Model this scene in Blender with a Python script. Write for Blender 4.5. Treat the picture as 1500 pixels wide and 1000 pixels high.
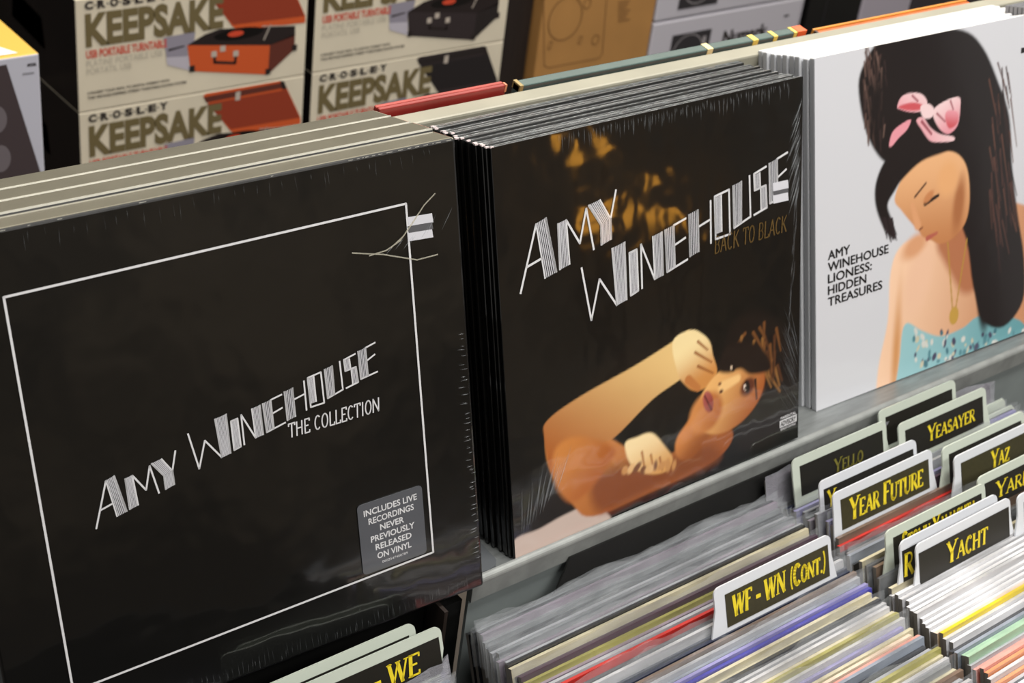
import bpy, math, random
import numpy as np
from mathutils import Matrix, Vector
random.seed(7)
for o in list(bpy.data.objects): bpy.data.objects.remove(o)
SC = bpy.context.scene; COL = SC.collection
S = .001; Z0 = 1150.0            # all lengths below are millimetres, origin at the top left corner of the middle cover
TH = math.radians(16.0)          # covers lean back 16 degrees

# ------------------------------------------------------------------ camera, world, lights, exposure
F = 2202.7
CP = np.array([-604.76, -718.04, 433.33])
RW = np.array([[.78399831, -.60944591, .11799293], [-.24870197, -.48252974, -.83982878], [.56876531, .62907927, -.5298729]])
cam = bpy.data.cameras.new('camera'); camo = bpy.data.objects.new('camera', cam); COL.objects.link(camo)
mw = Matrix([[*(RW[0][i], -RW[1][i], -RW[2][i]), (CP[i] + (Z0 if i == 2 else 0)) * S] for i in range(3)] + [[0, 0, 0, 1]])
camo.matrix_world = mw
cam.sensor_width = 36; cam.lens = F / 1500 * 36; cam.clip_start = .01; cam.clip_end = 50
cam.dof.use_dof = True; cam.dof.focus_distance = 1.02; cam.dof.aperture_fstop = 13
SC.camera = camo
w = bpy.data.worlds.new('world'); SC.world = w; w.use_nodes = True
w.node_tree.nodes['Background'].inputs[0].default_value = (1.0, .96, .90, 1); w.node_tree.nodes['Background'].inputs[1].default_value = .3
SC.view_settings.view_transform = 'Standard'; SC.view_settings.look = 'None'; SC.view_settings.exposure = 0; SC.view_settings.gamma = 1
SC.view_settings.use_curve_mapping = False
def area(name, loc, sx, sy, e, col=(1, .97, .92), rot=(0, 0, 0)):
    l = bpy.data.lights.new(name, 'AREA'); l.shape = 'RECTANGLE'; l.size = sx; l.size_y = sy; l.energy = e; l.color = col
    o = bpy.data.objects.new(name, l); COL.objects.link(o); o.location = loc; o.rotation_euler = rot; return o
area('ceiling_panel_light', (.35, -.55, 2.95), 2.2, .35, 52)
area('ceiling_panel_light', (.9, -2.0, 2.95), 2.6, .5, 62)
area('ceiling_panel_light', (1.2, 1.0, 2.95), 2.4, .5, 78, (1, .93, .82))

# ------------------------------------------------------------------ maths
c_, s_ = math.cos(TH), math.sin(TH)
M = np.array([[1, 0, 0], [0, -s_, c_], [0, -c_, -s_]])     # cover frame (right, down, back) -> world
PM = np.array([[1, 0, 0], [0, 0, -1], [0, 1, 0.]])         # local (x right, y back, z up) -> cover frame
def rotv(r):
    r = np.array(r, float); t = np.linalg.norm(r)
    if t < 1e-9: return np.eye(3)
    k = r / t; K = np.array([[0, -k[2], k[1]], [k[2], 0, -k[0]], [-k[1], k[0], 0]])
    return np.eye(3) + math.sin(t) * K + (1 - math.cos(t)) * K @ K
def ray(x, y): return RW.T @ np.array([(x - 750) / F, (y - 500) / F, 1.])
def at_z(x, y, z): d = ray(x, y); return CP + (z - CP[2]) / d[2] * d
def at_y(x, y, Y): d = ray(x, y); return CP + (Y - CP[1]) / d[1] * d
def lin(c):
    c = [v / 255 for v in c]
    return tuple(v / 12.92 if v <= .04045 else ((v + .055) / 1.055) ** 2.4 for v in c)

# ------------------------------------------------------------------ materials
MATS = {}
def mat(name, col, rough=.5, metal=0, coat=0, coat_rough=.05, noise=0, nscale=30, bump=0, bscale=60, spec=.5, col2=None, attr=None, stretch=None, emit=0, alpha=1, bdist=.001):
    if name in MATS: return MATS[name]
    m = bpy.data.materials.new(name); m.use_nodes = True; nt = m.node_tree; N = nt.nodes; L = nt.links
    b = N['Principled BSDF']; c = lin(col)
    b.inputs['Base Color'].default_value = (*c, 1); b.inputs['Roughness'].default_value = rough; b.inputs['Metallic'].default_value = metal
    b.inputs['Coat Weight'].default_value = coat; b.inputs['Coat IOR'].default_value = 1.58; b.inputs['Coat Roughness'].default_value = coat_rough
    b.inputs['Specular IOR Level'].default_value = spec
    tc = N.new('ShaderNodeTexCoord'); mp = N.new('ShaderNodeMapping'); L.new(tc.outputs['Object'], mp.inputs[0])
    if stretch: mp.inputs['Scale'].default_value = stretch
    if noise:
        n = N.new('ShaderNodeTexNoise'); n.inputs['Scale'].default_value = nscale; n.inputs['Detail'].default_value = 5; L.new(mp.outputs[0], n.inputs['Vector'])
        r = N.new('ShaderNodeValToRGB'); L.new(n.outputs[0], r.inputs[0])
        d = lin(col2) if col2 else tuple(v * (1 - noise) for v in c)
        r.color_ramp.elements[0].position = .35; r.color_ramp.elements[1].position = .65
        r.color_ramp.elements[0].color = (*d, 1); r.color_ramp.elements[1].color = (*c, 1)
        L.new(r.outputs[0], b.inputs['Base Color'])
    if attr:
        a = N.new('ShaderNodeAttribute'); a.attribute_name = attr; L.new(a.outputs['Color'], b.inputs['Base Color'])
    if bump:
        n = N.new('ShaderNodeTexNoise'); n.inputs['Scale'].default_value = bscale; n.inputs['Detail'].default_value = 3; L.new(mp.outputs[0], n.inputs['Vector'])
        bp = N.new('ShaderNodeBump'); bp.inputs['Strength'].default_value = bump; bp.inputs['Distance'].default_value = bdist
        L.new(n.outputs[0], bp.inputs['Height']); L.new(bp.outputs[0], b.inputs['Normal']); L.new(bp.outputs[0], b.inputs['Coat Normal'])
    if emit:
        b.inputs['Emission Color'].default_value = (*c, 1); b.inputs['Emission Strength'].default_value = emit
    MATS[name] = m; return m
def film(name, tint, fac, rough=.12, bump=.4, bscale=90):
    if name in MATS: return MATS[name]
    m = bpy.data.materials.new(name); m.use_nodes = True; nt = m.node_tree; N = nt.nodes; L = nt.links
    N.remove(N['Principled BSDF']); out = N['Material Output']
    t = N.new('ShaderNodeBsdfTransparent'); g = N.new('ShaderNodeBsdfPrincipled'); mx = N.new('ShaderNodeMixShader')
    g.inputs['Base Color'].default_value = (*lin(tint), 1); g.inputs['Roughness'].default_value = rough; g.inputs['Coat Weight'].default_value = 1
    no = N.new('ShaderNodeTexNoise'); no.inputs['Scale'].default_value = bscale; bp = N.new('ShaderNodeBump'); bp.inputs['Strength'].default_value = bump; bp.inputs['Distance'].default_value = .002
    L.new(no.outputs[0], bp.inputs['Height']); L.new(bp.outputs[0], g.inputs['Normal'])
    mx.inputs[0].default_value = fac; L.new(t.outputs[0], mx.inputs[1]); L.new(g.outputs[0], mx.inputs[2]); L.new(mx.outputs[0], out.inputs[0])
    MATS[name] = m; return m

# ------------------------------------------------------------------ object helpers
def setp(o, label=None, cat=None, group=None, kind=None):
    if label: o['label'] = label
    if cat: o['category'] = cat
    if group: o['group'] = group
    if kind: o['kind'] = kind
    return o
def place(o, loc, B=None):
    B = np.eye(3) if B is None else B
    o.matrix_world = Matrix([[B[i][0], B[i][1], B[i][2], (loc[i] + (Z0 if i == 2 else 0)) * S] for i in range(3)] + [[0, 0, 0, 1]]); return o
def root(name, label, cat, loc, B=None, group=None):
    o = bpy.data.objects.new(name, None); COL.objects.link(o); o.empty_display_size = .05
    place(o, loc, B); return setp(o, label, cat, group)
class MB:
    def __init__(s): s.v = []; s.f = []; s.m = []; s.mats = []
    def mi(s, m):
        if m not in s.mats: s.mats.append(m)
        return s.mats.index(m)
    def add(s, vs, fs, m=None):
        n = len(s.v); s.v += [tuple(map(float, p)) for p in vs]; s.f += [tuple(i + n for i in f) for f in fs]; s.m += [s.mi(m) if m else 0] * len(fs)
    def box(s, x0, x1, y0, y1, z0, z1, m=None, mt=None, mfront=None, mside=None):
        n = len(s.v)
        s.v += [(x, y, z) for z in (z0, z1) for y in (y0, y1) for x in (x0, x1)]
        F6 = [(0, 2, 3, 1), (4, 5, 7, 6), (0, 1, 5, 4), (2, 6, 7, 3), (0, 4, 6, 2), (1, 3, 7, 5)]
        mm = [m, mt or m, mfront or m, m, mside or m, mside or m]
        for f, q in zip(F6, mm): s.f.append(tuple(i + n for i in f)); s.m.append(s.mi(q) if q else 0)
    def poly(s, pts, y, m=None, depth=0):   # polygon in the local x-z plane facing -y
        n = len(pts)
        a = sum(pts[i][0] * pts[(i + 1) % n][1] - pts[(i + 1) % n][0] * pts[i][1] for i in range(n))
        if a < 0: pts = pts[::-1]
        if depth:
            vs = [(p[0], y, p[1]) for p in pts] + [(p[0], y + depth, p[1]) for p in pts]
            fs = [tuple(range(n)), tuple(range(2 * n - 1, n - 1, -1))] + [(i, i + n, (i + 1) % n + n, (i + 1) % n) for i in range(n)]
            s.add(vs, fs, m)
        else: s.add([(p[0], y, p[1]) for p in pts], [tuple(range(n))], m)
    def stroke(s, pts, wd, y, m=None):      # mitreless polyline of constant width
        for (a, b) in zip(pts[:-1], pts[1:]):
            a = np.array(a, float); b = np.array(b, float); d = b - a; L = np.hypot(*d)
            if L < 1e-6: continue
            d /= L; nn = np.array([-d[1], d[0]]) * wd / 2; e = d * wd * .25
            s.poly([tuple(a - nn - e), tuple(b - nn + e), tuple(b + nn + e), tuple(a + nn - e)], y, m)
    def build(s, name, m=None, parent=None, **kw):
        me = bpy.data.meshes.new(name); me.from_pydata([(a * S, b * S, c * S) for a, b, c in s.v], [], s.f)
        if s.mats:
            for q in s.mats: me.materials.append(q)
            me.polygons.foreach_set('material_index', s.m)
        else: me.materials.append(m)
        me.update(); o = bpy.data.objects.new(name, me); COL.objects.link(o)
        if parent: o.parent = parent
        return setp(o, **kw)
def struct(mb, name, m): o = mb.build(name, m); o.location = (0, 0, Z0 * S); return setp(o, kind='structure')
def bevel(o, wd, seg=2):
    b = o.modifiers.new('bevel', 'BEVEL'); b.width = wd * S; b.segments = seg; b.limit_method = 'ANGLE'; return o

# text from the built-in font as flat mesh data, cap height 1
_tc = {}
def text_data(s, bold=0.0):
    k = (s, bold)
    if k in _tc: return _tc[k]
    cu = bpy.data.curves.new('t', 'FONT'); cu.body = s; cu.offset = bold; cu.resolution_u = 3
    o = bpy.data.objects.new('t', cu); COL.objects.link(o); bpy.context.view_layer.update()
    me = o.evaluated_get(bpy.context.evaluated_depsgraph_get()).to_mesh()
    v = np.array([(p.co.x, p.co.y) for p in me.vertices]); f = [tuple(p.vertices) for p in me.polygons]
    o.evaluated_get(bpy.context.evaluated_depsgraph_get()).to_mesh_clear()
    bpy.data.objects.remove(o); bpy.data.curves.remove(cu)
    v[:, 0] -= v[:, 0].min(); v /= .7
    _tc[k] = (v, f); return _tc[k]
def put_text(mb, s, x, z, h, y, m=None, width=None, bold=0.0, ux=(1, 0), uz=(0, 1), centre=False):
    v, f = text_data(s, bold); v = v.copy(); W = v[:, 0].max()
    sx = (width / W) if width else h
    X = v[:, 0] * sx; Zz = v[:, 1] * h
    if centre: X = X - X.max() / 2
    mb.add([(x + a * ux[0] + b * uz[0], y, z + a * ux[1] + b * uz[1]) for a, b in zip(X, Zz)], f, m)

# stroke lettering: a serif alphabet and a narrow decorative one share these centre lines
def arc(cx, cy, rx, ry, a0, a1, n=8): return [(cx + rx * math.cos(math.radians(a0 + (a1 - a0) * i / n)), cy + ry * math.sin(math.radians(a0 + (a1 - a0) * i / n))) for i in range(n + 1)]
GL = {  # width, list of (thickness class, points), serif points
 'Y': (.8, [(1, [(.08, 1), (.4, .45)]), (0, [(.72, 1), (.4, .45)]), (1, [(.4, .45), (.4, 0)])], [(.08, 1), (.72, 1), (.4, 0)]),
 'E': (.68, [(1, [(.15, 0), (.15, 1)]), (0, [(.15, 1), (.6, 1), (.6, .85)]), (0, [(.15, .52), (.48, .52)]), (0, [(.15, 0), (.62, 0), (.62, .16)])], [(.15, 0), (.15, 1)]),
 'A': (.8, [(0, [(.08, 0), (.4, 1)]), (1, [(.4, 1), (.72, 0)]), (0, [(.2, .35), (.6, .35)])], [(.08, 0), (.72, 0)]),
 'S': (.62, [(1, arc(.32, .74, .2, .24, 40, 270, 8) + arc(.32, .26, .22, .24, 90, -140, 8))], []),
 'R': (.75, [(1, [(.15, 0), (.15, 1)]), (0, [(.15, 1)] + arc(.35, .75, .24, .25, 90, -90) + [(.15, .5)]), (1, [(.35, .5), (.68, 0)])], [(.15, 0), (.15, 1), (.68, 0)]),
 'F': (.64, [(1, [(.15, 0), (.15, 1)]), (0, [(.15, 1), (.58, 1), (.58, .85)]), (0, [(.15, .52), (.46, .52)])], [(.15, 0), (.15, 1)]),
 'U': (.8, [(1, [(.15, 1), (.15, .3)] + arc(.4, .28, .25, .28, 180, 270, 5)), (0, arc(.4, .28, .25, .28, 270, 360, 5) + [(.65, 1)])], [(.15, 1), (.65, 1)]),
 'T': (.74, [(1, [(.37, 0), (.37, 1)]), (0, [(.06, .84), (.06, 1), (.68, 1), (.68, .84)])], [(.37, 0)]),
 'Z': (.7, [(0, [(.1, .85), (.1, 1), (.62, 1)]), (1, [(.62, 1), (.08, 0)]), (0, [(.08, 0), (.64, 0), (.64, .16)])], []),
 'W': (1.1, [(1, [(.08, 1), (.32, 0)]), (0, [(.32, 0), (.55, .95)]), (1, [(.55, .95), (.79, 0)]), (0, [(.79, 0), (1.02, 1)])], [(.08, 1), (.55, 1), (1.02, 1)]),
 'N': (.85, [(0, [(.13, 0), (.13, 1)]), (1, [(.13, 1), (.72, 0)]), (0, [(.72, 0), (.72, 1)])], [(.13, 0), (.13, 1), (.72, 1)]),
 'C': (.74, [(1, arc(.4, .5, .28, .5, 50, 310, 12))], []),
 'O': (.82, [(1, arc(.41, .5, .3, .5, 0, 360, 16))], []),
 '(': (.4, [(0, arc(.45, .45, .25, .65, 120, 240, 8))], []),
 ')': (.4, [(0, arc(-.05, .45, .25, .65, 60, -60, 8))], []),
 '-': (.5, [(1, [(.1, .4), (.4, .4)])], []), '.': (.3, [(1, [(.1, .04), (.2, .04)])], []), ' ': (.4, [], []),
 'I': (.4, [(1, [(.2, 0), (.2, 1)])], [(.2, 0), (.2, 1)]),
 'H': (.85, [(1, [(.15, 0), (.15, 1)]), (1, [(.68, 0), (.68, 1)]), (0, [(.15, .52), (.68, .52)])], [(.15, 0), (.15, 1), (.68, 0), (.68, 1)]),
 'L': (.64, [(1, [(.15, 0), (.15, 1)]), (0, [(.15, 0), (.6, 0), (.6, .18)])], [(.15, 0), (.15, 1)]),
 'K': (.8, [(1, [(.15, 0), (.15, 1)]), (0, [(.15, .4), (.66, 1)]), (1, [(.32, .58), (.72, 0)])], [(.15, 0), (.15, 1), (.66, 1), (.72, 0)]),
 'M': (1., [(0, [(.13, 0), (.13, 1)]), (1, [(.13, 1), (.48, .1)]), (0, [(.48, .1), (.85, 1)]), (1, [(.85, 1), (.85, 0)])], [(.13, 0), (.13, 1), (.85, 1), (.85, 0)]),
 'D': (.82, [(1, [(.15, 0), (.15, 1)]), (1, [(.15, 1)] + arc(.35, .5, .33, .5, 90, -90, 10) + [(.15, 0)])], []),
 'B': (.74, [(1, [(.15, 0), (.15, 1)]), (0, [(.15, 1)] + arc(.36, .76, .22, .24, 90, -90) + [(.15, .52)] + arc(.38, .26, .24, .26, 90, -90) + [(.15, 0)])], []),
}
def serif_text(mb, s, x, z, h, y, m=None, small=.78, thick=.17, thin=.07, width=None, shear=.12):
    def run(ox, k, draw):
        X = ox; first = True
        for ch in s:
            u = ch.upper()
            g = GL[u]; hh = h if (first or ch in '()' or ch.isupper()) else h * small
            first = (ch == ' ')
            if draw:
                T = lambda p: (X + (p[0] + shear * p[1]) * hh * k, z + p[1] * hh)
                for t, pts in g[1]: mb.stroke([T(p) for p in pts], (thick if t else thin) * hh, y, m)
                for p in g[2]:
                    if thick > .1: mb.stroke([T((p[0] - .13, p[1])), T((p[0] + .13, p[1]))], .055 * hh, y, m)
            X += g[0] * hh * k
        return X - ox
    k = 1.0
    if width: k = width / run(0, 1.0, False)
    run(x, k, True)

# ------------------------------------------------------------------ the setting
LAMPS = []
m_floor = mat('floor_vinyl', (70, 62, 54), .6, noise=.3, nscale=6)
m_wall = mat('dark_wall_paint', (22, 18, 16), .8, noise=.3, nscale=4)
m_wallf = mat('shop_wall_brown', (140, 126, 106), .8, noise=.85, nscale=2.2)
b = MB(); b.box(-4000, 5000, -4000, 3200, -Z0 - 40, -Z0); struct(b, 'floor', m_floor)
b = MB(); b.box(-4000, 5000, 2700, 2800, -Z0, 1900); struct(b, 'wall_back', m_wall)
b = MB(); b.box(-4000, 5000, -4000, -3900, -Z0, 1900); struct(b, 'wall_front', m_wallf)

m_glow = mat('warm_lamp_glass', (255, 176, 60), .3, emit=6)
for lx, ly, lz, rr_ in ((2020, -2400, -50, 48), (2125, -2460, -300, 50), (2260, -2350, -322, 36)):
    r_ = bpy.data.objects.new('table_lamp', None); COL.objects.link(r_); place_ = (lx * S, ly * S, 0); r_.location = place_; r_['label'] = {48: 'tallest warm glowing globe lamp on a dark post across the shop', 50: 'large low warm globe lamp between the other two globe lamps', 36: 'smallest warm glowing globe lamp on a dark post'}[rr_]; r_['category'] = 'lamp'; r_['group'] = 'warm globe lamps behind the photographer'
    LAMPS.append((r_, lz + Z0, rr_))

# ------------------------------------------------------------------ record fixture
m_steel = mat('brushed_grey_steel', (142, 146, 146), .38, .35, noise=.25, nscale=25, bump=.25, bscale=300, bdist=.0003, stretch=(1, 6, 6))
m_lip = mat('worn_steel_lip', (150, 153, 151), .5, .3, noise=.2, nscale=60)
m_apron = mat('painted_grey_steel', (138, 146, 146), .5, .1, noise=.12, nscale=20)
m_beige = mat('beige_painted_rail', (150, 147, 132), .45, 0, noise=.12, nscale=18)
m_black = mat('black_metal', (14, 14, 13), .5, noise=.3, nscale=20)
m_brown = mat('dark_brown_board', (40, 30, 24), .6, noise=.3, nscale=30)
for r_, lz, rr_ in LAMPS:
    b = MB(); vs = []; n_ = 14
    for i in range(1, 8):
        for j in range(n_): vs.append((rr_ * math.sin(math.pi * i / 8) * math.cos(2 * math.pi * j / n_), rr_ * math.sin(math.pi * i / 8) * math.sin(2 * math.pi * j / n_), lz + rr_ * math.cos(math.pi * i / 8)))
    b.add(vs, [(i * n_ + j, (i + 1) * n_ + j, (i + 1) * n_ + (j + 1) % n_, i * n_ + (j + 1) % n_) for i in range(6) for j in range(n_)] + [tuple(range(n_)), tuple(range(7 * n_ - 1, 6 * n_ - 1, -1))]); b.build('globe', m_glow, r_)
    b = MB(); b.box(-12, 12, -12, 12, 20, lz - rr_ * .9); b.build('post', m_black, r_); b = MB(); b.box(-50, 50, -50, 50, 0, 20); b.build('base', m_black, r_)
fix = root('record_fixture', 'grey steel and black record store fixture with tilted ledge and bins', 'display fixture', (0, 0, -Z0))
ZF = Z0                       # local z of world zero
slope = -.2                    # the ledge falls away towards the back
def ledge_z(y): return -303.0 + slope * (y + 92)
b = MB(); y0, y1 = -91, 94
for (xa, xb) in ((-22, 1500),):
    za, zb = ledge_z(y0) + ZF, ledge_z(y1) + ZF
    v = [(xa, y0, za), (xb, y0, za), (xb, y1, zb), (xa, y1, zb), (xa, y0, za - 3), (xb, y0, za - 3), (xb, y1, zb - 3), (xa, y1, zb - 3)]
    b.add(v, [(0, 1, 2, 3), (7, 6, 5, 4), (0, 4, 5, 1), (1, 5, 6, 2), (2, 6, 7, 3), (3, 7, 4, 0)])
b.build('ledge', m_steel, fix)
BQ = M @ rotv((.0231, .0771, -.0109)) @ PM; LQ = M @ (rotv((.0231, .0771, -.0109)) @ np.array([0, 337., 0]) + np.array((-41.48, -17.41, -17.6)))
b = MB(); vs = [LQ + BQ @ np.array(q) + np.array([0, 0, ZF]) for q in ((-600, 9, -.4), (13, 9, -.4), (13, 114, -.4), (-600, 114, -.4), (-600, 9, -3.4), (13, 9, -3.4), (13, 114, -3.4), (-600, 114, -3.4))]
b.add(vs, [(0, 1, 2, 3), (7, 6, 5, 4), (0, 4, 5, 1), (1, 5, 6, 2), (2, 6, 7, 3), (3, 7, 4, 0)]); b.build('ledge', m_steel, fix)
b = MB(); n = 7                 # rolled front lip
prof = [(-88 - 5.0 * math.sin(math.radians(a)), -306.5 + 5.0 * math.cos(math.radians(a))) for a in np.linspace(0, 100, n)] + [(-93, -322), (-90, -322), (-90, -307)]
k = len(prof)
for xa, xb in ((-44, 1500),):
    b.add([(xa, p[0], p[1] + ZF) for p in prof] + [(xb, p[0], p[1] + ZF) for p in prof], [(i, (i + 1) % k, (i + 1) % k + k, i + k) for i in range(k)] + [tuple(range(k))[::-1], tuple(range(k, 2 * k))])
b.build('ledge_lip', m_lip, fix)
b = MB(); b.box(-44, 1500, -90, -87, -660 + ZF, -309 + ZF); b.build('apron', m_apron, fix)
b = MB(); b.box(-900, -47, -62, -59, -660 + ZF, -332 + ZF); b.build('apron', m_black, fix)
b = MB(); b.box(-62, -45, -84, 92, -660 + ZF, -342 + ZF); b.box(-62, -45, -84, -20, -342 + ZF, -325 + ZF); b.build('bin_partition', m_black, fix)
b = MB(); b.box(-74, -71, -100, -80, -660 + ZF, -312 + ZF); b.build('bracket_strip', m_brown, fix, label='dark brown upright strip between the bins')
b = MB(); b.box(-800, 1500, 94, 112, -45 + ZF, -24 + ZF); bevel(b.build('back_rail', m_beige, fix), 2)
b = MB(); b.box(-800, 1500, 96, 110, -340 + ZF, -45 + ZF); b.build('back_panel', m_black, fix)
b = MB(); b.box(-900, 1500, -760, 110, -690 + ZF, -664 + ZF); b.build('bin_floor', m_black, fix)
b = MB(); b.box(-900, 1500, -785, -760, -690 + ZF, -440 + ZF); b.build('bin_front', m_black, fix)
b = MB(); b.box(-880, 1480, -740, 80, 0, -690 + ZF); b.build('plinth', m_brown, fix)
# rounded grey shelf plate peeking out under the middle stack
b = MB(); pts = [(-60, -82), (-26, -88), (-18, -86), (-13, -80), (0, -20), (0, 40), (-60, 40)]
vs = [(p[0], p[1], ledge_z(p[1]) + ZF + dz) for dz in (.3, 2.3) for p in pts]; k = len(pts)
b.add(vs, [tuple(range(k))[::-1], tuple(range(k, 2 * k))] + [(i, (i + 1) % k, (i + 1) % k + k, i + k) for i in range(k)])
b.build('support_plate', mat('grey_plate', (110, 114, 118), .3, .3), fix)

ORD = 'nearest second third fourth fifth sixth seventh eighth ninth tenth eleventh twelfth thirteenth fourteenth fifteenth sixteenth seventeenth eighteenth nineteenth twentieth'.split() + ['twenty-' + w for w in 'first second third fourth fifth sixth seventh eighth ninth'.split()] + ['thirtieth'] + ['thirty-' + w for w in 'first second third fourth fifth sixth seventh eighth ninth'.split()]
# ------------------------------------------------------------------ sleeves on the ledge
m_blk = mat('black_glossy_sleeve', (11, 11, 11), .3, coat=1, coat_rough=.06, bump=.42, bscale=9, bdist=.006)
m_blkside = mat('black_spine', (9, 9, 10), .3, coat=.5, bump=.3, bscale=120, stretch=(1, 1, .1))
m_film_top = mat('folded_film_sheen', (146, 152, 156), .25, .25, coat=1, noise=.75, nscale=520, bump=.9, bscale=420, bdist=.002, col2=(30, 32, 34), stretch=(.35, 3, 1))  # folded film, its grey sheen and sparkle put into the colour
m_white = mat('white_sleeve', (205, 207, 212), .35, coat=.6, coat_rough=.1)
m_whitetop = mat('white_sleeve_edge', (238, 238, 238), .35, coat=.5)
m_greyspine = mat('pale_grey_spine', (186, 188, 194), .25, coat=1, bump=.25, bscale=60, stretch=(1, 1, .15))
m_boxtop = mat('box_top_film', (158, 153, 136), .2, .25, coat=1, coat_rough=.05, noise=.12, nscale=30, bump=.12, bscale=40, bdist=.001)
m_ink = mat('white_ink', (215, 215, 218), .4, coat=.5)
m_hatch = mat('grey_white_ink', (198, 198, 204), .4, coat=.5)
m_crease = film('film_crease', (205, 210, 215), .2, .12)
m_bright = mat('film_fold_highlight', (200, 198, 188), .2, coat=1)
class Plane:
    """front face of a leaning cover: unprojects a photo point to local x, z"""
    def __init__(s, rot, T, H):
        Rq = rotv(rot); s.B = M @ Rq @ PM; s.loc = M @ (Rq @ np.array([0, H, 0.]) + np.array(T)); s.H = H
    def __call__(s, px, py):
        d = ray(px, py); n = s.B[:, 1]; t = ((s.loc - CP) @ n) / (d @ n); p = s.B.T @ (CP + t * d - s.loc); return (p[0], p[2])
P1 = Plane((.0231, .0771, -.0109), (-41.48, -17.41, -17.6), 337.0)
P2 = Plane((.0094, -.0027, -.0057), (-2.4, .17, -3.6), 315.0)
P3 = Plane((-.0192, .0392, -.0051), (368.71, -4.74, 34.22), 318.5)

# --- lettering traced once on the middle cover (photo crop units -> photo pixels)
def cp(p): return (740 + p[0] / 3.334, 200 + p[1] / 3.334)
HATCH_AMY = [((148, 425), (195, 397), (247, 660), (192, 690), 6), ((255, 425), (295, 405), (312, 622), (265, 648), 6), ((405, 335), (460, 308), (512, 400), (465, 430), 7), ((465, 430), (512, 400), (515, 500), (468, 528), 7)]
LINES_AMY = [[(72, 765), (148, 428)], [(105, 635), (178, 592)], [(195, 397), (247, 660)], [(295, 407), (362, 520), (393, 350), (430, 550)], [(255, 425), (265, 648)], [(538, 260), (512, 400), (515, 500)], [(405, 335), (465, 430), (468, 528)]]
HATCH_W = [((520, 545), (580, 515), (590, 795), (543, 822), 8), ((603, 568), (640, 550), (648, 750), (610, 775), 6), ((718, 487), (762, 465), (768, 675), (728, 697), 6), ((778, 455), (820, 432), (826, 638), (788, 660), 5),
 ((895, 380), (938, 357), (942, 560), (900, 585), 5), ((1022, 300), (1052, 285), (1055, 462), (1025, 475), 5), ((1110, 240), (1150, 218), (1150, 420), (1115, 445), 5), ((1215, 188), (1240, 176), (1243, 250), (1218, 262), 4), ((1245, 250), (1270, 237), (1275, 340), (1247, 355), 4), ((1287, 130), (1325, 108), (1327, 305), (1290, 325), 5)]
LINES_W = [[(370, 640), (418, 895), (458, 695), (543, 822)], [(520, 545), (543, 822)], [(580, 515), (590, 795)], [(603, 568), (640, 550)], [(610, 775), (648, 750)], [(660, 525), (666, 740)], [(660, 525), (728, 695)], [(762, 465), (768, 675)],
 [(778, 455), (788, 660)], [(820, 432), (880, 398)], [(823, 530), (878, 492)], [(788, 660), (888, 598)], [(820, 432), (826, 638)], [(895, 380), (900, 585)], [(938, 357), (942, 560)], [(940, 440), (1000, 403)], [(1000, 312), (1002, 520)],
 [(1020, 292), (1090, 258), (1095, 475), (1025, 500), (1020, 292)], [(1110, 240), (1115, 445)], [(1150, 218), (1150, 420)], [(1115, 445), (1195, 390), (1190, 190)], [(1272, 145), (1212, 182), (1215, 262), (1270, 237), (1275, 345), (1212, 382)],
 [(1287, 130), (1290, 325)], [(1325, 108), (1327, 305)], [(1325, 108), (1376, 76)], [(1326, 200), (1370, 158)], [(1290, 325), (1376, 280)]]
def deco(mb, H, L, T, wd, y, mi, mh):
    for a, b_, c, d, n in H:
        a, b_, c, d = [np.array(T(p)) for p in (a, b_, c, d)]
        for i in range(n + 1):
            t = i / n; p = a * (1 - t) + b_ * t; q = d * (1 - t) + c * t
            mb.stroke([tuple(p), tuple(q)], wd * (.55 if 0 < i < n else .8), y, mh if 0 < i < n else mi)
    for pl in L: mb.stroke([T(p) for p in pl], wd, y, mi)
def streaks(root_, fans, name='film_crease', y=-.8, m=None):
    """fine raised folds in shrink film: fans of thin ridges starting along a line"""
    mb = MB()
    for (x0, z0, x1, z1, a0, a1, n, lo, hi, wd) in fans:
        for i in range(n):
            t = (i + random.uniform(-.4, .4)) / n; a = math.radians(a0 + (a1 - a0) * t + random.uniform(-5, 5)); L = random.uniform(lo, hi)
            p = np.array([x0 + (x1 - x0) * t, z0 + (z1 - z0) * t]) + np.random.RandomState(i).uniform(-1.5, 1.5, 2); d = np.array([math.cos(a), math.sin(a)]); nn = np.array([-d[1], d[0]]) * wd * random.uniform(.4, 1)
            q = p + d * L; c = p + d * L * random.uniform(.3, .7)
            mb.add([(p[0], y, p[1]), (q[0], y, q[1]), (c[0] + nn[0], y, c[1] + nn[1]), (c[0], y - .7, c[1]), (c[0] - nn[0], y, c[1] - nn[1])], [(0, 3, 2), (3, 1, 2), (0, 4, 3), (4, 1, 3)])
    return mb.build(name, m or m_crease, root_, kind='stuff')

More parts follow.
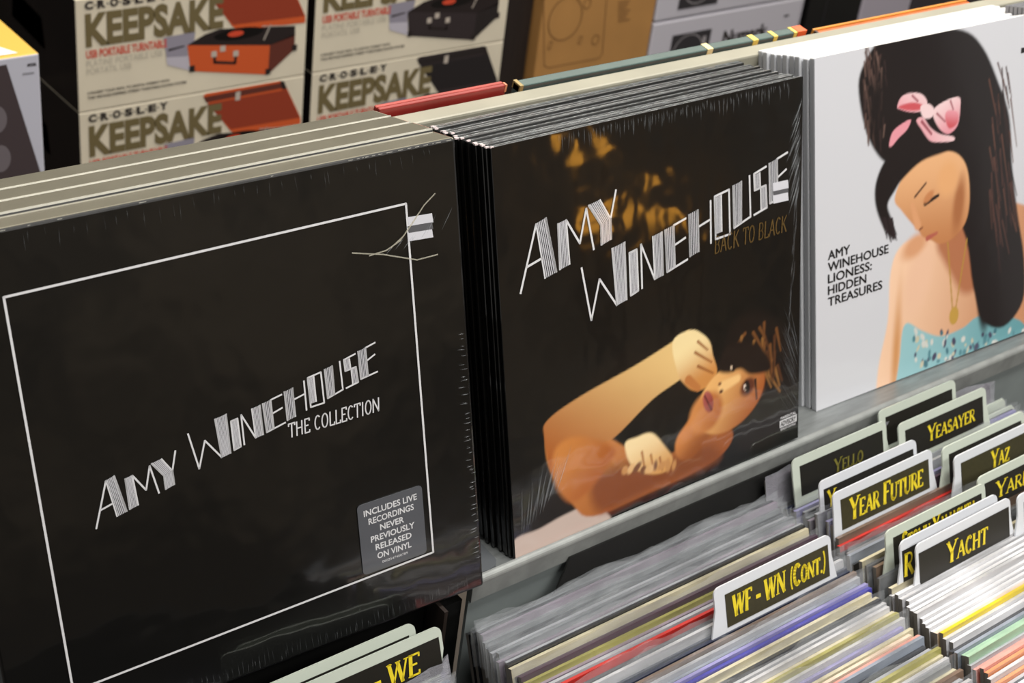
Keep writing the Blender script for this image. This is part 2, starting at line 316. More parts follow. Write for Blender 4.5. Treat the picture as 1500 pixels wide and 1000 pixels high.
# --- stack of box sets, front left
BW, BT, BH = 343.0, 27.0, 337.0
box_lab = ['glossy black box set with thin white square outline, front of the left stack',
 'shrink-wrapped box set directly behind the front outlined black box', 'third shrink-wrapped box set from the front of the left stack', 'rearmost box set of the left stack, next to the beige rail']
for i in range(4):
    off = P1.B @ np.array([0 if i == 0 else random.uniform(-1.5, .5) - BW * 0, i * 27.6, 0])
    r = root('box_set', box_lab[i], 'box set', P1.loc + P1.B @ np.array([-BW, 0, 0]) + off, P1.B, 'black box sets in the left stack')
    b = MB(); b.box(0, BW, 0, BT, 0, BH - 1.5 * (i == 0), m_blk, mt=m_boxtop, mside=m_blkside); bevel(b.build('case', None, r), 2.2, 3)
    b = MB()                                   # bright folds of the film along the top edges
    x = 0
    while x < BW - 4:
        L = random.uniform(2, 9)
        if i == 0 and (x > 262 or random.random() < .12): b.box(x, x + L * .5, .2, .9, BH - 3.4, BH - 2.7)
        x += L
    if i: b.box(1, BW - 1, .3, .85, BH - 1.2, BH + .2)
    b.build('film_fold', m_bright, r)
    if i == 0:
        T1 = lambda px, py: (P1(px, py)[0] + BW, P1(px, py)[1])
        A, Bb, Cc, Dd = T1(5, 435), T1(594, 298), T1(634, 808), T1(107, 1012)
        b = MB(); b.stroke([A, Bb, Cc, Dd, A], 1.5, -.6); b.build('outline', m_ink, r, label='thin white square outline')
        # the same decorative letters, moved by affine maps from the middle cover
        def affine(src, dst):
            X = np.array([[*P2(*cp(s)), 1] for s in src]); Y = np.array([T1(100 + d[0] / 2.5, 450 + d[1] / 2.5) for d in dst])
            Q = np.linalg.lstsq(X, Y, rcond=None)[0]; return lambda p: tuple(np.array([*P2(*cp(p)), 1]) @ Q)
        TA = affine([(72, 765), (195, 397), (247, 660), (430, 550), (538, 260), (515, 500)], [(103, 808), (165, 615), (212, 748), (332, 680), (392, 525), (386, 645)])
        TW = affine([(370, 640), (418, 895), (580, 515), (590, 795), (762, 465), (942, 560), (1190, 190), (1376, 76), (1290, 325)], [(437, 462), (482, 592), (575, 390), (590, 530), (700, 358), (830, 398), (992, 197), (1123, 127), (1070, 263)])
        b = MB(); deco(b, HATCH_AMY, LINES_AMY, TA, 1.15, -.6, m_ink, m_hatch); deco(b, HATCH_W, LINES_W, TW, 1.15, -.6, m_ink, m_hatch); b.build('lettering', None, r, label='white striped decorative lettering')
        b = MB(); p, q = T1(422, 641), T1(555, 592); wdt = math.hypot(q[0] - p[0], q[1] - p[1])
        serif_text(b, 'THE COLLECTION', p[0], p[1], 9.5, -.6, m_ink, thick=.1, thin=.1, width=q[0] - p[0], shear=.1, small=1)
        b.build('lettering', None, r)
        # grey sticker
        b = MB(); cs = [T1(520, 746), T1(613, 706), T1(628, 806), T1(534, 843)]; xs0, xs1 = (cs[0][0] + cs[3][0]) / 2, (cs[1][0] + cs[2][0]) / 2; zt, zb = (cs[0][1] + cs[1][1]) / 2, (cs[2][1] + cs[3][1]) / 2
        rr = 3; pts = []
        for cx, cz, a in ((xs0 + rr, zb + rr, 180), (xs1 - rr, zb + rr, 270), (xs1 - rr, zt - rr, 0), (xs0 + rr, zt - rr, 90)): pts += arc(cx, cz, rr, rr, a, a + 90, 4)
        b.poly(pts, -.75, depth=.3); st = b.build('sticker', mat('grey_sticker', (84, 86, 92), .35, coat=.6), r, label='grey square sticker with rounded corners')
        b = MB(); rows = ['INCLUDES LIVE', 'RECORDINGS', 'NEVER', 'PREVIOUSLY', 'RELEASED', 'ON VINYL']; hh = (zt - zb) / 8.6; W = xs1 - xs0
        for k, s in enumerate(rows): put_text(b, s, (xs0 + xs1) / 2, zt - hh * 1.55 - k * hh * 1.12, hh * .72, -.85, width=W * [.82, .7, .37, .68, .56, .53][k], bold=.02, centre=True)
        put_text(b, '0602547400789', (xs0 + xs1) / 2, zb + hh * .75, hh * .3, -.85, width=W * .4, centre=True)
        b.build('lettering', m_ink, st)
        # security label: two white bars with a grey bar between
        b = MB(); g = MB()
        for (ya, yb, mb_) in ((318, 331, b), (331, 341, g), (341, 353, b)):
            q = [T1(596, ya), T1(632, ya - 6), T1(634, yb - 6), T1(598, yb)]; mb_.poly(q, -.7, depth=.2)
        t = b.build('security_label', mat('white_label', (205, 205, 212), .5), r); g.build('security_strip', mat('grey_label', (88, 88, 92), .4), t)
        streaks(r, [(BW - 4, 200, BW - 2, 20, 175, 185, 40, 3, 7, .35), (30, 3, BW - 10, 3, 88, 92, 90, 5, 13, .35), (5, BH - 6, BW - 10, BH - 6, 265, 275, 40, 4, 12, .3), (BW - 60, BH - 70, BW - 10, BH - 60, 40, 60, 7, 6, 18, .5)])
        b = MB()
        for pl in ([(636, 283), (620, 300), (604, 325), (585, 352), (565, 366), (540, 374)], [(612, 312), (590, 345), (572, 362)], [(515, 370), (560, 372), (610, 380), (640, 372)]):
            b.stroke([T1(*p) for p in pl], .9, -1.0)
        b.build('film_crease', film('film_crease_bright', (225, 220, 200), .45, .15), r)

# --- painted prints: a fine grid of coloured points, soft shapes blended in order
def smooth(x): x = np.clip(x, 0, 1); return x * x * (3 - 2 * x)
def smooth_poly(pts, n=5):
    P = np.array(pts); out = []; N_ = len(P)
    for i in range(N_):
        a, b_, c, d = P[i - 1], P[i], P[(i + 1) % N_], P[(i + 2) % N_]
        for k in range(n):
            t = k / n; out.append(.5 * (2 * b_ + (c - a) * t + (2 * a - 5 * b_ + 4 * c - d) * t * t + (3 * b_ - a - 3 * c + d) * t ** 3))
    return out
class Paint:
    def __init__(s, W, H, step, base): 
        s.nx, s.nz = int(W / step) + 1, int(H / step) + 1; s.W, s.H = W, H
        s.X, s.Z = np.meshgrid(np.linspace(0, W, s.nx), np.linspace(0, H, s.nz)); s.C = np.zeros((s.nz, s.nx, 3)); s.C[:] = lin(base)
    def blend(s, a, col):
        col = np.array(lin(col)) if not isinstance(col, np.ndarray) else col
        s.C = s.C * (1 - a[..., None]) + col * a[..., None]
    def capsule(s, p, q, r0, r1, col, soft=1.5, hi=None, side=1):
        p, q = np.array(p), np.array(q); d = q - p; L2 = d @ d; t = np.clip(((s.X - p[0]) * d[0] + (s.Z - p[1]) * d[1]) / L2, 0, 1)
        D = np.hypot(s.X - p[0] - t * d[0], s.Z - p[1] - t * d[1]); r = r0 + (r1 - r0) * t; a = smooth((r - D) / soft + .5)
        c = np.zeros_like(s.C); c[:] = lin(col)
        if hi is not None:
            nrm = np.array([-d[1], d[0]]) / math.sqrt(L2); k = ((s.X - p[0]) * nrm[0] + (s.Z - p[1]) * nrm[1]) / r * side
            c = c + (np.array(lin(hi)) - c) * smooth(k * .6 + .5)[..., None]
        s.blend(a, c)
    def ellipse(s, cx, cz, rx, rz, col, ang=0, soft=1.5, hi=None, hd=(0, 1)):
        ca, sa = math.cos(math.radians(ang)), math.sin(math.radians(ang)); u = (s.X - cx) * ca + (s.Z - cz) * sa; v = -(s.X - cx) * sa + (s.Z - cz) * ca
        D = np.hypot(u / rx, v / rz); a = smooth((1 - D) * min(rx, rz) / soft + .5); c = np.zeros_like(s.C); c[:] = lin(col)
        if hi is not None:
            k = ((s.X - cx) * hd[0] + (s.Z - cz) * hd[1]) / max(rx, rz); c = c + (np.array(lin(hi)) - c) * smooth(k * .6 + .5)[..., None]
        s.blend(a, c)
    def poly(s, pts, col, soft=1.5, hi=None, hd=(0, 1)):
        pts = np.array(pts); n = len(pts); ins = np.zeros(s.X.shape, bool); D = np.full(s.X.shape, 1e9)
        for i in range(n):
            a, b_ = pts[i], pts[(i + 1) % n]; d = b_ - a; t = np.clip(((s.X - a[0]) * d[0] + (s.Z - a[1]) * d[1]) / (d @ d + 1e-9), 0, 1)
            D = np.minimum(D, np.hypot(s.X - a[0] - t * d[0], s.Z - a[1] - t * d[1]))
            c = (a[1] > s.Z) != (b_[1] > s.Z); xx = a[0] + (s.Z - a[1]) * d[0] / (d[1] if abs(d[1]) > 1e-9 else 1e-9); ins ^= c & (s.X < xx)
        al = smooth(np.where(ins, D, -D) / soft + .5); c = np.zeros_like(s.C); c[:] = lin(col)
        if hi is not None:
            ctr = pts.mean(0); R_ = np.ptp(pts, axis=0).max() / 2; k = ((s.X - ctr[0]) * hd[0] + (s.Z - ctr[1]) * hd[1]) / R_; c = c + (np.array(lin(hi)) - c) * smooth(k * .6 + .5)[..., None]
        s.blend(al, c)
    def build(s, name, m, parent, y=-.3, **kw):
        v = np.stack([s.X.ravel(), np.full(s.X.size, y), s.Z.ravel()], 1) * S; nx, nz = s.nx, s.nz
        i = (np.arange(nz - 1)[:, None] * nx + np.arange(nx - 1)[None]).ravel(); f = np.stack([i, i + 1, i + nx + 1, i + nx], 1)
        me = bpy.data.meshes.new(name); me.from_pydata(v.tolist(), [], f.tolist()); me.materials.append(m)
        at = me.color_attributes.new('print', 'FLOAT_COLOR', 'POINT'); at.data.foreach_set('color', np.concatenate([s.C.reshape(-1, 3), np.ones((s.X.size, 1))], 1).ravel())
        o = bpy.data.objects.new(name, me); COL.objects.link(o); o.parent = parent; return setp(o, **kw)

# --- middle stack: black shrink-wrapped records
NR = 19
for i in range(NR):
    d = np.array([0, 68.0, -13.4]) * i / (NR - 1) + np.array([0 if i == 0 else random.uniform(-2.5, 1.0), 0, 0])
    lab = 'black record with white striped lettering and a gold-toned figure, front of the middle stack' if i == 0 else 'black shrink-wrapped record, ' + ORD[i - 1] + ' behind the front cover of the middle stack'
    r = root('record_sleeve', lab, 'record', P2.loc + d, P2.B, None if i == 0 else 'black records in the middle stack')
    b = MB(); hj = 0 if i == 0 else random.uniform(-2, .5)
    b.box(0, 315, 0, 3.1, 0, 315 + hj, m_blk, mt=m_film_top, mside=m_blkside); bevel(b.build('sleeve', None, r), .5, 1)
    b = MB(); b.box(-.3, 2.6, -.1, 1.5, 314.4 + hj, 315.5 + hj); b.build('sleeve_corner', mat('worn_white_corner', (215, 200, 200), .5), r)
    if i: continue
    m_print = mat('glossy_print', (20, 20, 20), .3, coat=1, coat_rough=.06, attr='print', bump=.42, bscale=9, bdist=.006)
    T = P2; p = Paint(315, 315, 1.3, (10, 10, 10))
    skin, skhi = (168, 86, 30), (236, 200, 134)
    SP = lambda pts: smooth_poly([T(*q) for q in pts])
    p.ellipse(*T(960, 560), 60, 34, (26, 20, 16), -10, 40)
    p.poly(SP([(748, 835), (752, 792), (790, 774), (830, 752), (872, 738), (900, 770), (880, 800), (800, 850)]), (200, 180, 170), 3)
    p.poly(SP([(1078, 470), (1120, 458), (1160, 500), (1165, 590), (1130, 650), (1080, 655), (1085, 600), (1060, 520)]), (24, 17, 15), 14)      # hair
    for k in range(34):
        x, y_ = random.uniform(1085, 1140), random.uniform(470, 560); p.capsule(T(x, y_), T(x + random.uniform(-14, 20), y_ + random.uniform(12, 40)), 1.6, .8, random.choice([(112, 70, 36), (84, 50, 28), (140, 96, 50), (50, 32, 24)]), 2.4)
    p.poly(SP([(806, 690), (798, 645), (806, 615), (860, 625), (900, 645), (950, 672), (990, 660), (1010, 640), (1032, 612), (1072, 630), (1062, 660), (1020, 690), (950, 722), (868, 756), (838, 738)]), (148, 76, 32), 3, (206, 132, 66), (-.4, .8))
    p.poly(SP([(868, 700), (930, 672), (990, 668), (1040, 650), (1050, 675), (960, 715), (880, 750)]), (132, 70, 36), 14)
    p.capsule(T(1008, 648), T(1036, 610), 15, 16, (150, 82, 38), 4, (204, 128, 66), 1)                                       # neck
    p.poly(SP([(797, 640), (802, 615), (850, 580), (930, 535), (990, 497), (1012, 484), (1030, 520), (1000, 552), (955, 585), (900, 640), (868, 655), (850, 700), (812, 700)]), skin, 2, skhi, (.5, .75))   # forearm and elbow
    p.poly(SP([(812, 660), (840, 640), (885, 648), (900, 665), (865, 715), (835, 735), (812, 705)]), (168, 90, 38), 7, (204, 130, 64), (-.6, .6))
    p.poly(SP([(985, 500), (1012, 483), (1030, 490), (1040, 502), (1044, 520), (1050, 545), (1036, 566), (1016, 572), (1000, 560), (992, 545)]), (206, 140, 74), 2, (246, 222, 166), (-.3, 1.1))   # closed hand
    for q0, q1 in (((1022, 500), (1036, 512)), ((1018, 516), (1042, 530)), ((1022, 536), (1044, 546))): p.capsule(T(*q0), T(*q1), 1.2, .8, (150, 88, 42), 2)
    p.capsule(T(1008, 556), T(1022, 568), 4, 3, (190, 120, 64), 2)
    p.ellipse(*T(1071, 580), 41, 29, (166, 90, 42), 14, 3, (238, 182, 112), (-.75, .55))                                     # face lying on its side
    p.ellipse(*T(1034, 604), 19, 17, (172, 96, 46), 20, 7, (214, 142, 80), (-.6, .2))
    p.poly(SP([(1052, 540), (1066, 505), (1096, 500), (1120, 515), (1128, 540), (1100, 548), (1084, 540), (1066, 546)]), (30, 20, 17), 5)       # fringe
    p.ellipse(*T(1095, 566), 9, 7.5, (96, 48, 30), 20, 5); p.ellipse(*T(1094, 566), 3.2, 6, (24, 14, 12), 12, 1.6); p.ellipse(*T(1091, 567), 1.5, 3, (226, 206, 190), 12, 1); p.ellipse(*T(1092, 568), 1, 1.6, (20, 12, 12), 12, .8)
    p.ellipse(*T(1073, 536), 3, 5, (28, 16, 14), 12, 1.8); p.ellipse(*T(1071, 538), 1.2, 2, (210, 186, 160), 12, 1); p.capsule(T(1106, 556), T(1108, 584), 1.4, .9, (50, 28, 20), 1.8)
    p.capsule(T(1080, 554), T(1058, 566), 3.6, 5, (244, 196, 130), 4); p.ellipse(*T(1056, 573), 2.2, 1.6, (84, 42, 26), 0, 2); p.ellipse(*T(1054, 562), 1.8, 1.4, (104, 54, 30), 0, 2)
    p.ellipse(*T(1037, 588), 5.6, 10, (134, 54, 48), 16, 2, (176, 92, 84), (-.6, .4)); p.capsule(T(1032, 580), T(1042, 600), .8, .8, (84, 30, 30), 1.4)
    p.poly(SP([(915, 650), (932, 640), (955, 634), (975, 655), (985, 672), (975, 690), (950, 694), (925, 682)]), (214, 158, 92), 3, (246, 220, 168), (-.2, 1))    # second hand
    for k in range(3): p.capsule(T(940 + 13 * k, 662 + 4 * k), T(944 + 13 * k, 686 + 1 * k), 1.2, .8, (166, 106, 56), 2)
    for k in range(9): x = 915 + 9 * k; p.ellipse(*T(x, 690 - k * 1.5 + random.uniform(-3, 3)), random.uniform(3, 6), random.uniform(2, 4), random.choice([(196, 140, 84), (120, 76, 50), (222, 176, 120)]), random.uniform(0, 90), 2.5)
    p.build('cover_art', m_print, r, label='printed warm-toned picture of a reclining figure with a bent arm')
    b = MB(); T2 = lambda q: P2(*cp(q)); deco(b, HATCH_AMY, LINES_AMY, T2, 1.75, -.7, m_ink, m_hatch); deco(b, HATCH_W, LINES_W, T2, 1.75, -.7, m_ink, m_hatch); b.build('lettering', None, r, label='white striped decorative lettering')
    b = MB(); p0, p1 = P2(1045, 378), P2(1153, 305); z0 = (p0[1] + P2(1150, 322)[1]) / 2
    serif_text(b, 'BACK TO BLACK', p0[0], z0 - 3, 13.5, -.7, thick=.09, thin=.07, width=p1[0] - p0[0] - 1, small=1, shear=.08); b.build('lettering', mat('dull_gold_ink', (98, 76, 38), .45, coat=.4), r, label='dull gold subtitle lettering')
    b = MB(); g = MB()
    for (ya, yb, q) in ((268, 280, b), (280, 286, g), (286, 298, b)): q.poly([P2(1131, ya), P2(1153, ya - 5), P2(1154, yb - 5), P2(1132, yb)], -.9, depth=.2)
    t = b.build('security_label', MATS['white_label'], r); g.build('security_strip', MATS['grey_label'], t)
    b = MB(); q0, q1 = P2(1141, 632), P2(1166, 606)
    W = q1[0] - q0[0]; x0, z0 = q0[0], (P2(1141, 630)[1] + P2(1166, 622)[1]) / 2
    put_text(b, 'PARENTAL', x0 + W * .06, z0 + 10.5, 2.4, -.8, width=W * .9, bold=.02)
    b.box(x0, x0 + W, -.8, -.7, z0 + 3, z0 + 9.5, m_ink); b2 = MB(); put_text(b2, 'ADVISORY', x0 + 1, z0 + 4, 4.6, -.9, width=W - 2, bold=.03); put_text(b, 'EXPLICIT CONTENT', x0 + W * .06, z0 + .2, 1.9, -.8, width=W * .9, bold=.02)
    b.mats = [m_ink]; t = b.build('warning_mark', m_ink, r, label='small white advisory mark'); b2.build('lettering', m_blk, t)
    streaks(r, [(6, 14, 42, 42, 86, 60, 26, 18, 48, .5), (313, 12, 313, 85, 128, 108, 34, 18, 52, .5), (312, 225, 313, 302, 252, 240, 26, 12, 36, .5), (60, 313, 300, 313, 268, 272, 90, 3, 14, .45), (300, 100, 309, 220, 80, 90, 12, 10, 40, .4)])

# --- right stack: white records
NW = 9
for i in range(NW):
    d = np.array([0, 57.0, -15.0]) * i / (NW - 1) + np.array([0 if i == 0 else random.uniform(-2, 1.0), 0, 0])
    lab = 'white record with a dark-haired woman and black lettering, front of the right stack' if i == 0 else 'white-edged record, ' + ORD[i - 1] + ' behind the white front cover with the pink bow'
    r = root('record_sleeve', lab, 'record', P3.loc + d, P3.B, None if i == 0 else 'white records in the right stack')
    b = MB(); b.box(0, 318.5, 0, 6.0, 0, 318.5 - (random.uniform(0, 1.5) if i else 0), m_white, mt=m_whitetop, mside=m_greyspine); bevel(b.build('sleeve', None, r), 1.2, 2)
    if i: continue
    T = P3; p = Paint(318.5, 318.5, 1.3, (206, 207, 213))
    hair, hb = (25, 19, 21), (104, 80, 72); SP = lambda pts: smooth_poly([T(*q) for q in pts])
    p.poly(SP([(1286, 540), (1300, 470), (1304, 400), (1318, 362), (1350, 345), (1420, 330), (1500, 300), (1540, 420), (1525, 560), (1400, 590), (1300, 640), (1284, 600)]), (198, 138, 98), 4, (244, 204, 172), (-.9, .3))
    p.ellipse(*T(1312, 520), 5, 50, (206, 146, 92), -4, 10); p.ellipse(*T(1345, 410), 17, 34, (234, 190, 160), -20, 16); p.ellipse(*T(1340, 360), 18, 10, (214, 156, 116), 20, 10)
    p.capsule(T(1396, 345), T(1420, 400), 24, 20, (176, 112, 78), 12)
    p.poly(SP([(1314, 640), (1318, 520), (1326, 474), (1350, 484), (1378, 492), (1410, 480), (1440, 462), (1505, 480), (1530, 600), (1420, 640)]), (96, 152, 160), 3, (150, 194, 200), (-.9, .3))
    for k in range(110):
        x, y_ = random.uniform(1338, 1500), random.uniform(482, 545)
        p.ellipse(*T(x, y_), random.uniform(1.2, 3.2), random.uniform(1.5, 4.5), random.choice([(196, 190, 166), (70, 66, 92), (206, 206, 200), (60, 110, 124), (80, 130, 140)]), random.uniform(-40, 40), 1.6)
    p.poly(SP([(1284, 225), (1266, 185), (1257, 125), (1268, 88), (1290, 60), (1345, 42), (1410, 44), (1440, 70), (1462, 120), (1478, 170), (1482, 240), (1490, 310), (1500, 380), (1498, 440), (1470, 478), (1440, 470), (1425, 420), (1408, 330), (1340, 230), (1305, 240)]), hair, 4)
    for k in range(60):                       # strands of brown light along the left swell and the right fall
        t = random.random(); x = 1264 + 34 * random.random(); y_ = 62 + 140 * t; p.capsule(T(x, y_), T(x + random.uniform(-3, 6), y_ + random.uniform(14, 34)), .9, .5, random.choice([(92, 70, 64), (70, 52, 48), (52, 38, 38), (112, 88, 80)]), 2.6)
    p.ellipse(*T(1284, 150), 9, 24, hair, -6, 14)
    for k in range(60):
        x = random.uniform(1448, 1482); y_ = random.uniform(90, 330); p.capsule(T(x, y_), T(x + random.uniform(2, 12), y_ + random.uniform(30, 80)), 1.0, .5, random.choice([(46, 30, 30), (78, 50, 44), (60, 38, 36), (34, 24, 26), (92, 60, 50)]), 1.8)
    p.poly(SP([(1342, 230), (1372, 222), (1400, 224), (1416, 246), (1420, 290), (1414, 325), (1396, 348), (1377, 357), (1364, 352), (1352, 347), (1345, 338), (1331, 322), (1320, 308), (1310, 292), (1322, 258)]), (188, 124, 78), 2.5, (230, 176, 128), (.1, .9))
    p.ellipse(*T(1404, 300), 8, 26, (168, 106, 66), -8, 9); p.ellipse(*T(1388, 262), 14, 16, (226, 168, 116), 0, 12)
    p.poly(SP([(1345, 208), (1304, 226), (1284, 262), (1282, 300), (1296, 338), (1312, 350), (1306, 322), (1300, 300), (1310, 280), (1322, 262), (1350, 236), (1385, 222), (1400, 212)]), hair, 3.5)
    for k in range(14): x = random.uniform(1288, 1308); p.capsule(T(x, 320), T(x + random.uniform(2, 10), 348 + random.uniform(-6, 8)), 1.0, .5, (40, 30, 34), 1.4)
    p.capsule(T(1340, 288), T(1356, 268), 1.2, 1.0, (74, 46, 34), 1.8); p.capsule(T(1355, 298), T(1374, 286), 2.4, 1.6, (32, 22, 22), 1.6); p.ellipse(*T(1360, 288), 8, 4, (196, 130, 84), 30, 3)
    p.capsule(T(1336, 300), T(1344, 330), 2.5, 4.5, (216, 156, 112), 4); p.capsule(T(1347, 336), T(1351, 333), 1.0, .8, (126, 72, 48), 1.8)
    p.capsule(T(1358, 349), T(1372, 341), 2.6, 1.4, (176, 92, 78), 2); p.ellipse(*T(1440, 400), 12, 60, hair, 4, 5)
    pk, wt, rd, dp = (226, 150, 162), (236, 206, 208), (200, 84, 92), (150, 70, 84)
    p.poly(SP([(1302, 212), (1308, 192), (1326, 178), (1334, 176), (1328, 190), (1316, 202), (1306, 214)]), pk, 1.5)
    p.poly(SP([(1342, 176), (1350, 190), (1362, 206), (1378, 208), (1396, 206), (1396, 200), (1376, 196), (1362, 186), (1352, 172)]), pk, 1.5, wt, (.6, .4)); p.capsule(T(1350, 178), T(1364, 196), 1.5, 1.2, dp, 1.5)
    p.poly(SP([(1314, 156), (1320, 142), (1334, 136), (1350, 138), (1358, 150), (1352, 162), (1334, 164), (1318, 160)]), pk, 1.5, wt, (.4, .8)); p.poly(SP([(1316, 156), (1336, 150), (1352, 154), (1346, 161), (1326, 161)]), rd, 2)
    p.poly(SP([(1366, 164), (1380, 150), (1404, 142), (1406, 160), (1402, 184), (1388, 196), (1374, 186)]), wt, 1.5, pk, (.3, -.8)); p.poly(SP([(1384, 172), (1388, 162), (1402, 164), (1402, 180), (1390, 188)]), rd, 2, pk, (.2, .9))
    p.poly(SP([(1348, 156), (1360, 152), (1368, 160), (1364, 172), (1352, 172)]), wt, 1.5); p.capsule(T(1336, 140), T(1344, 148), 1, 1, dp, 1.4); p.capsule(T(1392, 148), T(1396, 160), 1, .8, dp, 1.4); p.capsule(T(1372, 166), T(1384, 178), 1, .8, dp, 1.4)
    for a_, b_ in (((1388, 355), (1395, 455)), ((1416, 350), (1399, 455))): p.capsule(T(*a_), T(*b_), .9, .9, (176, 136, 60), 1.2)
    p.ellipse(*T(1397, 462), 7, 9, (190, 150, 70), 0, 1.6)
    p.build('cover_art', mat('satin_print', (200, 200, 200), .35, coat=.7, coat_rough=.08, attr='print', bump=.08, bscale=8, bdist=.003), r, label='printed picture of a dark-haired woman with a pink bow')
    b = MB(); rows = [('AMY', 0), ('WINEHOUSE', 1), ('LIONESS:', 2), ('HIDDEN', 3), ('TREASURES', 4)]; x0, z0 = P3(1212, 381); zb = P3(1212, 449)[1]; st_ = (z0 - zb) / 4; W = P3(1301, 385)[0] - x0
    for s, k in rows:
        for ox, oz in ((0, 0), (.55, 0), (.28, .35)): put_text(b, s, x0 + ox, z0 - k * st_ + oz, st_ * .76, -.6 - ox * .1, width=W * [.35, .99, .71, .62, .89][k])
    b.build('lettering', mat('black_ink', (24, 24, 26), .4, coat=.4), r, label='black sans-serif title lettering')
    b = MB(); q = P3(1495, 78); b.box(q[0], q[0] + 20, -.6, -.5, q[1], q[1] + 5); b.build('black_mark', MATS['black_ink'], r)

# --- a further stack, just entering at the upper right
for i in range(5):
    q = at_z(1480, 14, 4) + np.array([14, 4.5 * i, -1.1 * i]); q = q - P3.B[:, 2] * 315
    r = bpy.data.objects.new('record_sleeve', None); bpy.data.objects.remove(r)
    b = MB(); b.box(0, 315, 0, 3.6, 0, 315, mat('grey_sleeve', (120, 118, 120), .4, coat=.6), mt=m_greyspine); o = b.build('record_sleeve', None)
    place(o, q, M @ PM); setp(o, ORD[i].replace('nearest', 'first') + ' grey-spined record from the front of the stack in the upper right corner', 'record', 'grey records beyond the white stack')

# --- records on the far side of the rail
def far_record(name, a, bpx, cols, label, yb, drops=(0, 0), ts=(4, 4), patches=()):
    yy = yb
    for i in range(len(cols)):
        A = at_y(*a, yb); B = at_y(*bpx, yb); zt = (A[2] + B[2]) / 2 - drops[i]
        H = 315; lean = math.radians(-8); Bm = np.array([[1, 0, 0], [0, math.cos(lean), math.sin(lean)], [0, -math.sin(lean), math.cos(lean)]])
        bb = MB(); W = B[0] - A[0]; bb.box(0, W, 0, ts[i], 0, H, mat('far_' + name + str(i), cols[i], .45, coat=.3, noise=.2, nscale=30))
        o = bb.build('record_sleeve'); bevel(o, 1); place(o, np.array([A[0], yy, zt]) - Bm[:, 2] * H, Bm); setp(o, label[i], 'record', 'records beyond the beige rail'); yy += ts[i] + .8
        for (k_, f0, f1, c, k) in patches:
            if k_ == i: pb = MB(); pb.box(W * f0, W * f1, -.4, ts[i] + .4, H - 6, H + .4); pb.build('printed_patch', mat('patch_' + k, c, .5), o)
far_record('red', (556, 161), (743, 124), [(150, 42, 36), (168, 60, 50)], ['plain red record sleeve closest to the beige rail, left of the green one', 'lighter red record sleeve behind the plain red one beyond the rail'], 114, (0, 0), (3.5, 3.5), ((0, .985, 1, (196, 120, 84), 'worn'),))
far_record('green', (766, 131), (1186, 48), [(176, 66, 46), (66, 88, 84)], ['thin red-orange sleeve in front of the dark green sleeve beyond the rail', 'dark green sleeve with yellow patches beyond the beige rail'], 114, (3.5, -1), (3, 9), ((1, 0, .01, (150, 130, 80), 'worn2'), (1, .62, .64, (220, 205, 150), 'cream'), (1, .79, .81, (214, 190, 90), 'yellow'), (1, .87, .885, (214, 190, 90), 'yellow'), (1, .965, 1, (214, 90, 40), 'orange'), (1, .95, .962, (214, 190, 90), 'yellow')))
far_record('orange', (1200, 49), (1425, 4), [(208, 96, 30), (222, 150, 66)], ['orange record sleeve beyond the rail above the white records', 'yellowish orange sleeve behind the orange one beyond the rail'], 114, (1, -1), (6, 2.5), ((0, 0, .012, (60, 40, 30), 'dark'),))

# ------------------------------------------------------------------ the record bins
LB = math.radians(22); BB = np.array([[1, 0, 0], [0, math.cos(LB), math.sin(LB)], [0, -math.sin(LB), math.cos(LB)]])
ZT = -330.0; DIVH = 345
m_div = mat('white_plastic_divider', (205, 208, 214), .35, coat=.3); m_divg = mat('greenish_white_divider', (188, 196, 184), .35, coat=.3)
m_lab = mat('black_divider_label', (24, 22, 16), .45, noise=.2, nscale=300); m_labsheen = mat('black_divider_label_sheen', (54, 50, 28), .45, noise=.2, nscale=300); m_yel = mat('yellow_label_ink', (222, 200, 40), .5); m_yeld = mat('dim_yellow_label_ink', (110, 104, 40), .5)  # olive label: sheen on the black label put into its colour
def divider(text, x0, y, colx, label, right=False, xw=130, zt=-298, m=None, lab_dx=(9, 6), tcol=None, tx=.12, tw=.76, size=15, tz=7.5, lab=None):
    # colx: left end of the bin column; x0: left end of the tab; y: depth of the tab's upper edge
    base = np.array([colx, y, zt]) - BB[:, 2] * DIVH
    r = root('divider_card', label, 'divider', base, BB, 'lettered divider cards in the record bins')
    t0 = x0 - colx; t1 = t0 + xw; hb = DIVH - 40; R_ = 6; b = MB()
    pts = [(0, 0), (315, 0), (315, hb - 4), (311, hb)]
    pts += [(min(t1 + 5, 314), hb), (t1, hb + 22)] + arc(t1 - R_, DIVH - R_, R_, R_, 0, 90, 5) + arc(t0 + R_, DIVH - R_, R_, R_, 90, 180, 5) + [(t0 - 0, hb + 22), (max(t0 - 6, 1), hb), (max(t0 - 8, 0), hb - 2)]
    if t0 < 8: pts = pts[:-1]
    b.poly(pts, 0, depth=1.4); b.build('card', m or m_div, r)
    b = MB(); lx0, lx1 = t0 + lab_dx[0], t1 - lab_dx[1]; lz1 = DIVH - 8; lz0 = lz1 - 27; b.poly([(lx0, lz0), (lx1, lz0), (lx1, lz1), (lx0, lz1)], -.5, depth=.4); lb = b.build('label_panel', lab or m_lab, r)
    if text:
        b = MB(); W = lx1 - lx0; serif_text(b, text, lx0 + W * tx, lz0 + tz, size, -.8, width=W * tw, thick=.2, thin=.1); b.build('lettering', tcol or m_yel, lb)
    return r
colW = lambda y: -44 + .135 * (y + 85)
colY = lambda y: 281 + .12 * (y + 100)
colL = lambda y: -402 + .12 * (y + 100)
DIV = []   # (column, y)
def D(col, y, *a, **k): DIV.append((col, y)); divider(*a, **k)
D('Y', -100, '', 408, -98, colY(-98), 'pale green blank-looking divider behind the YEASAYER card', xw=112, m=m_divg)
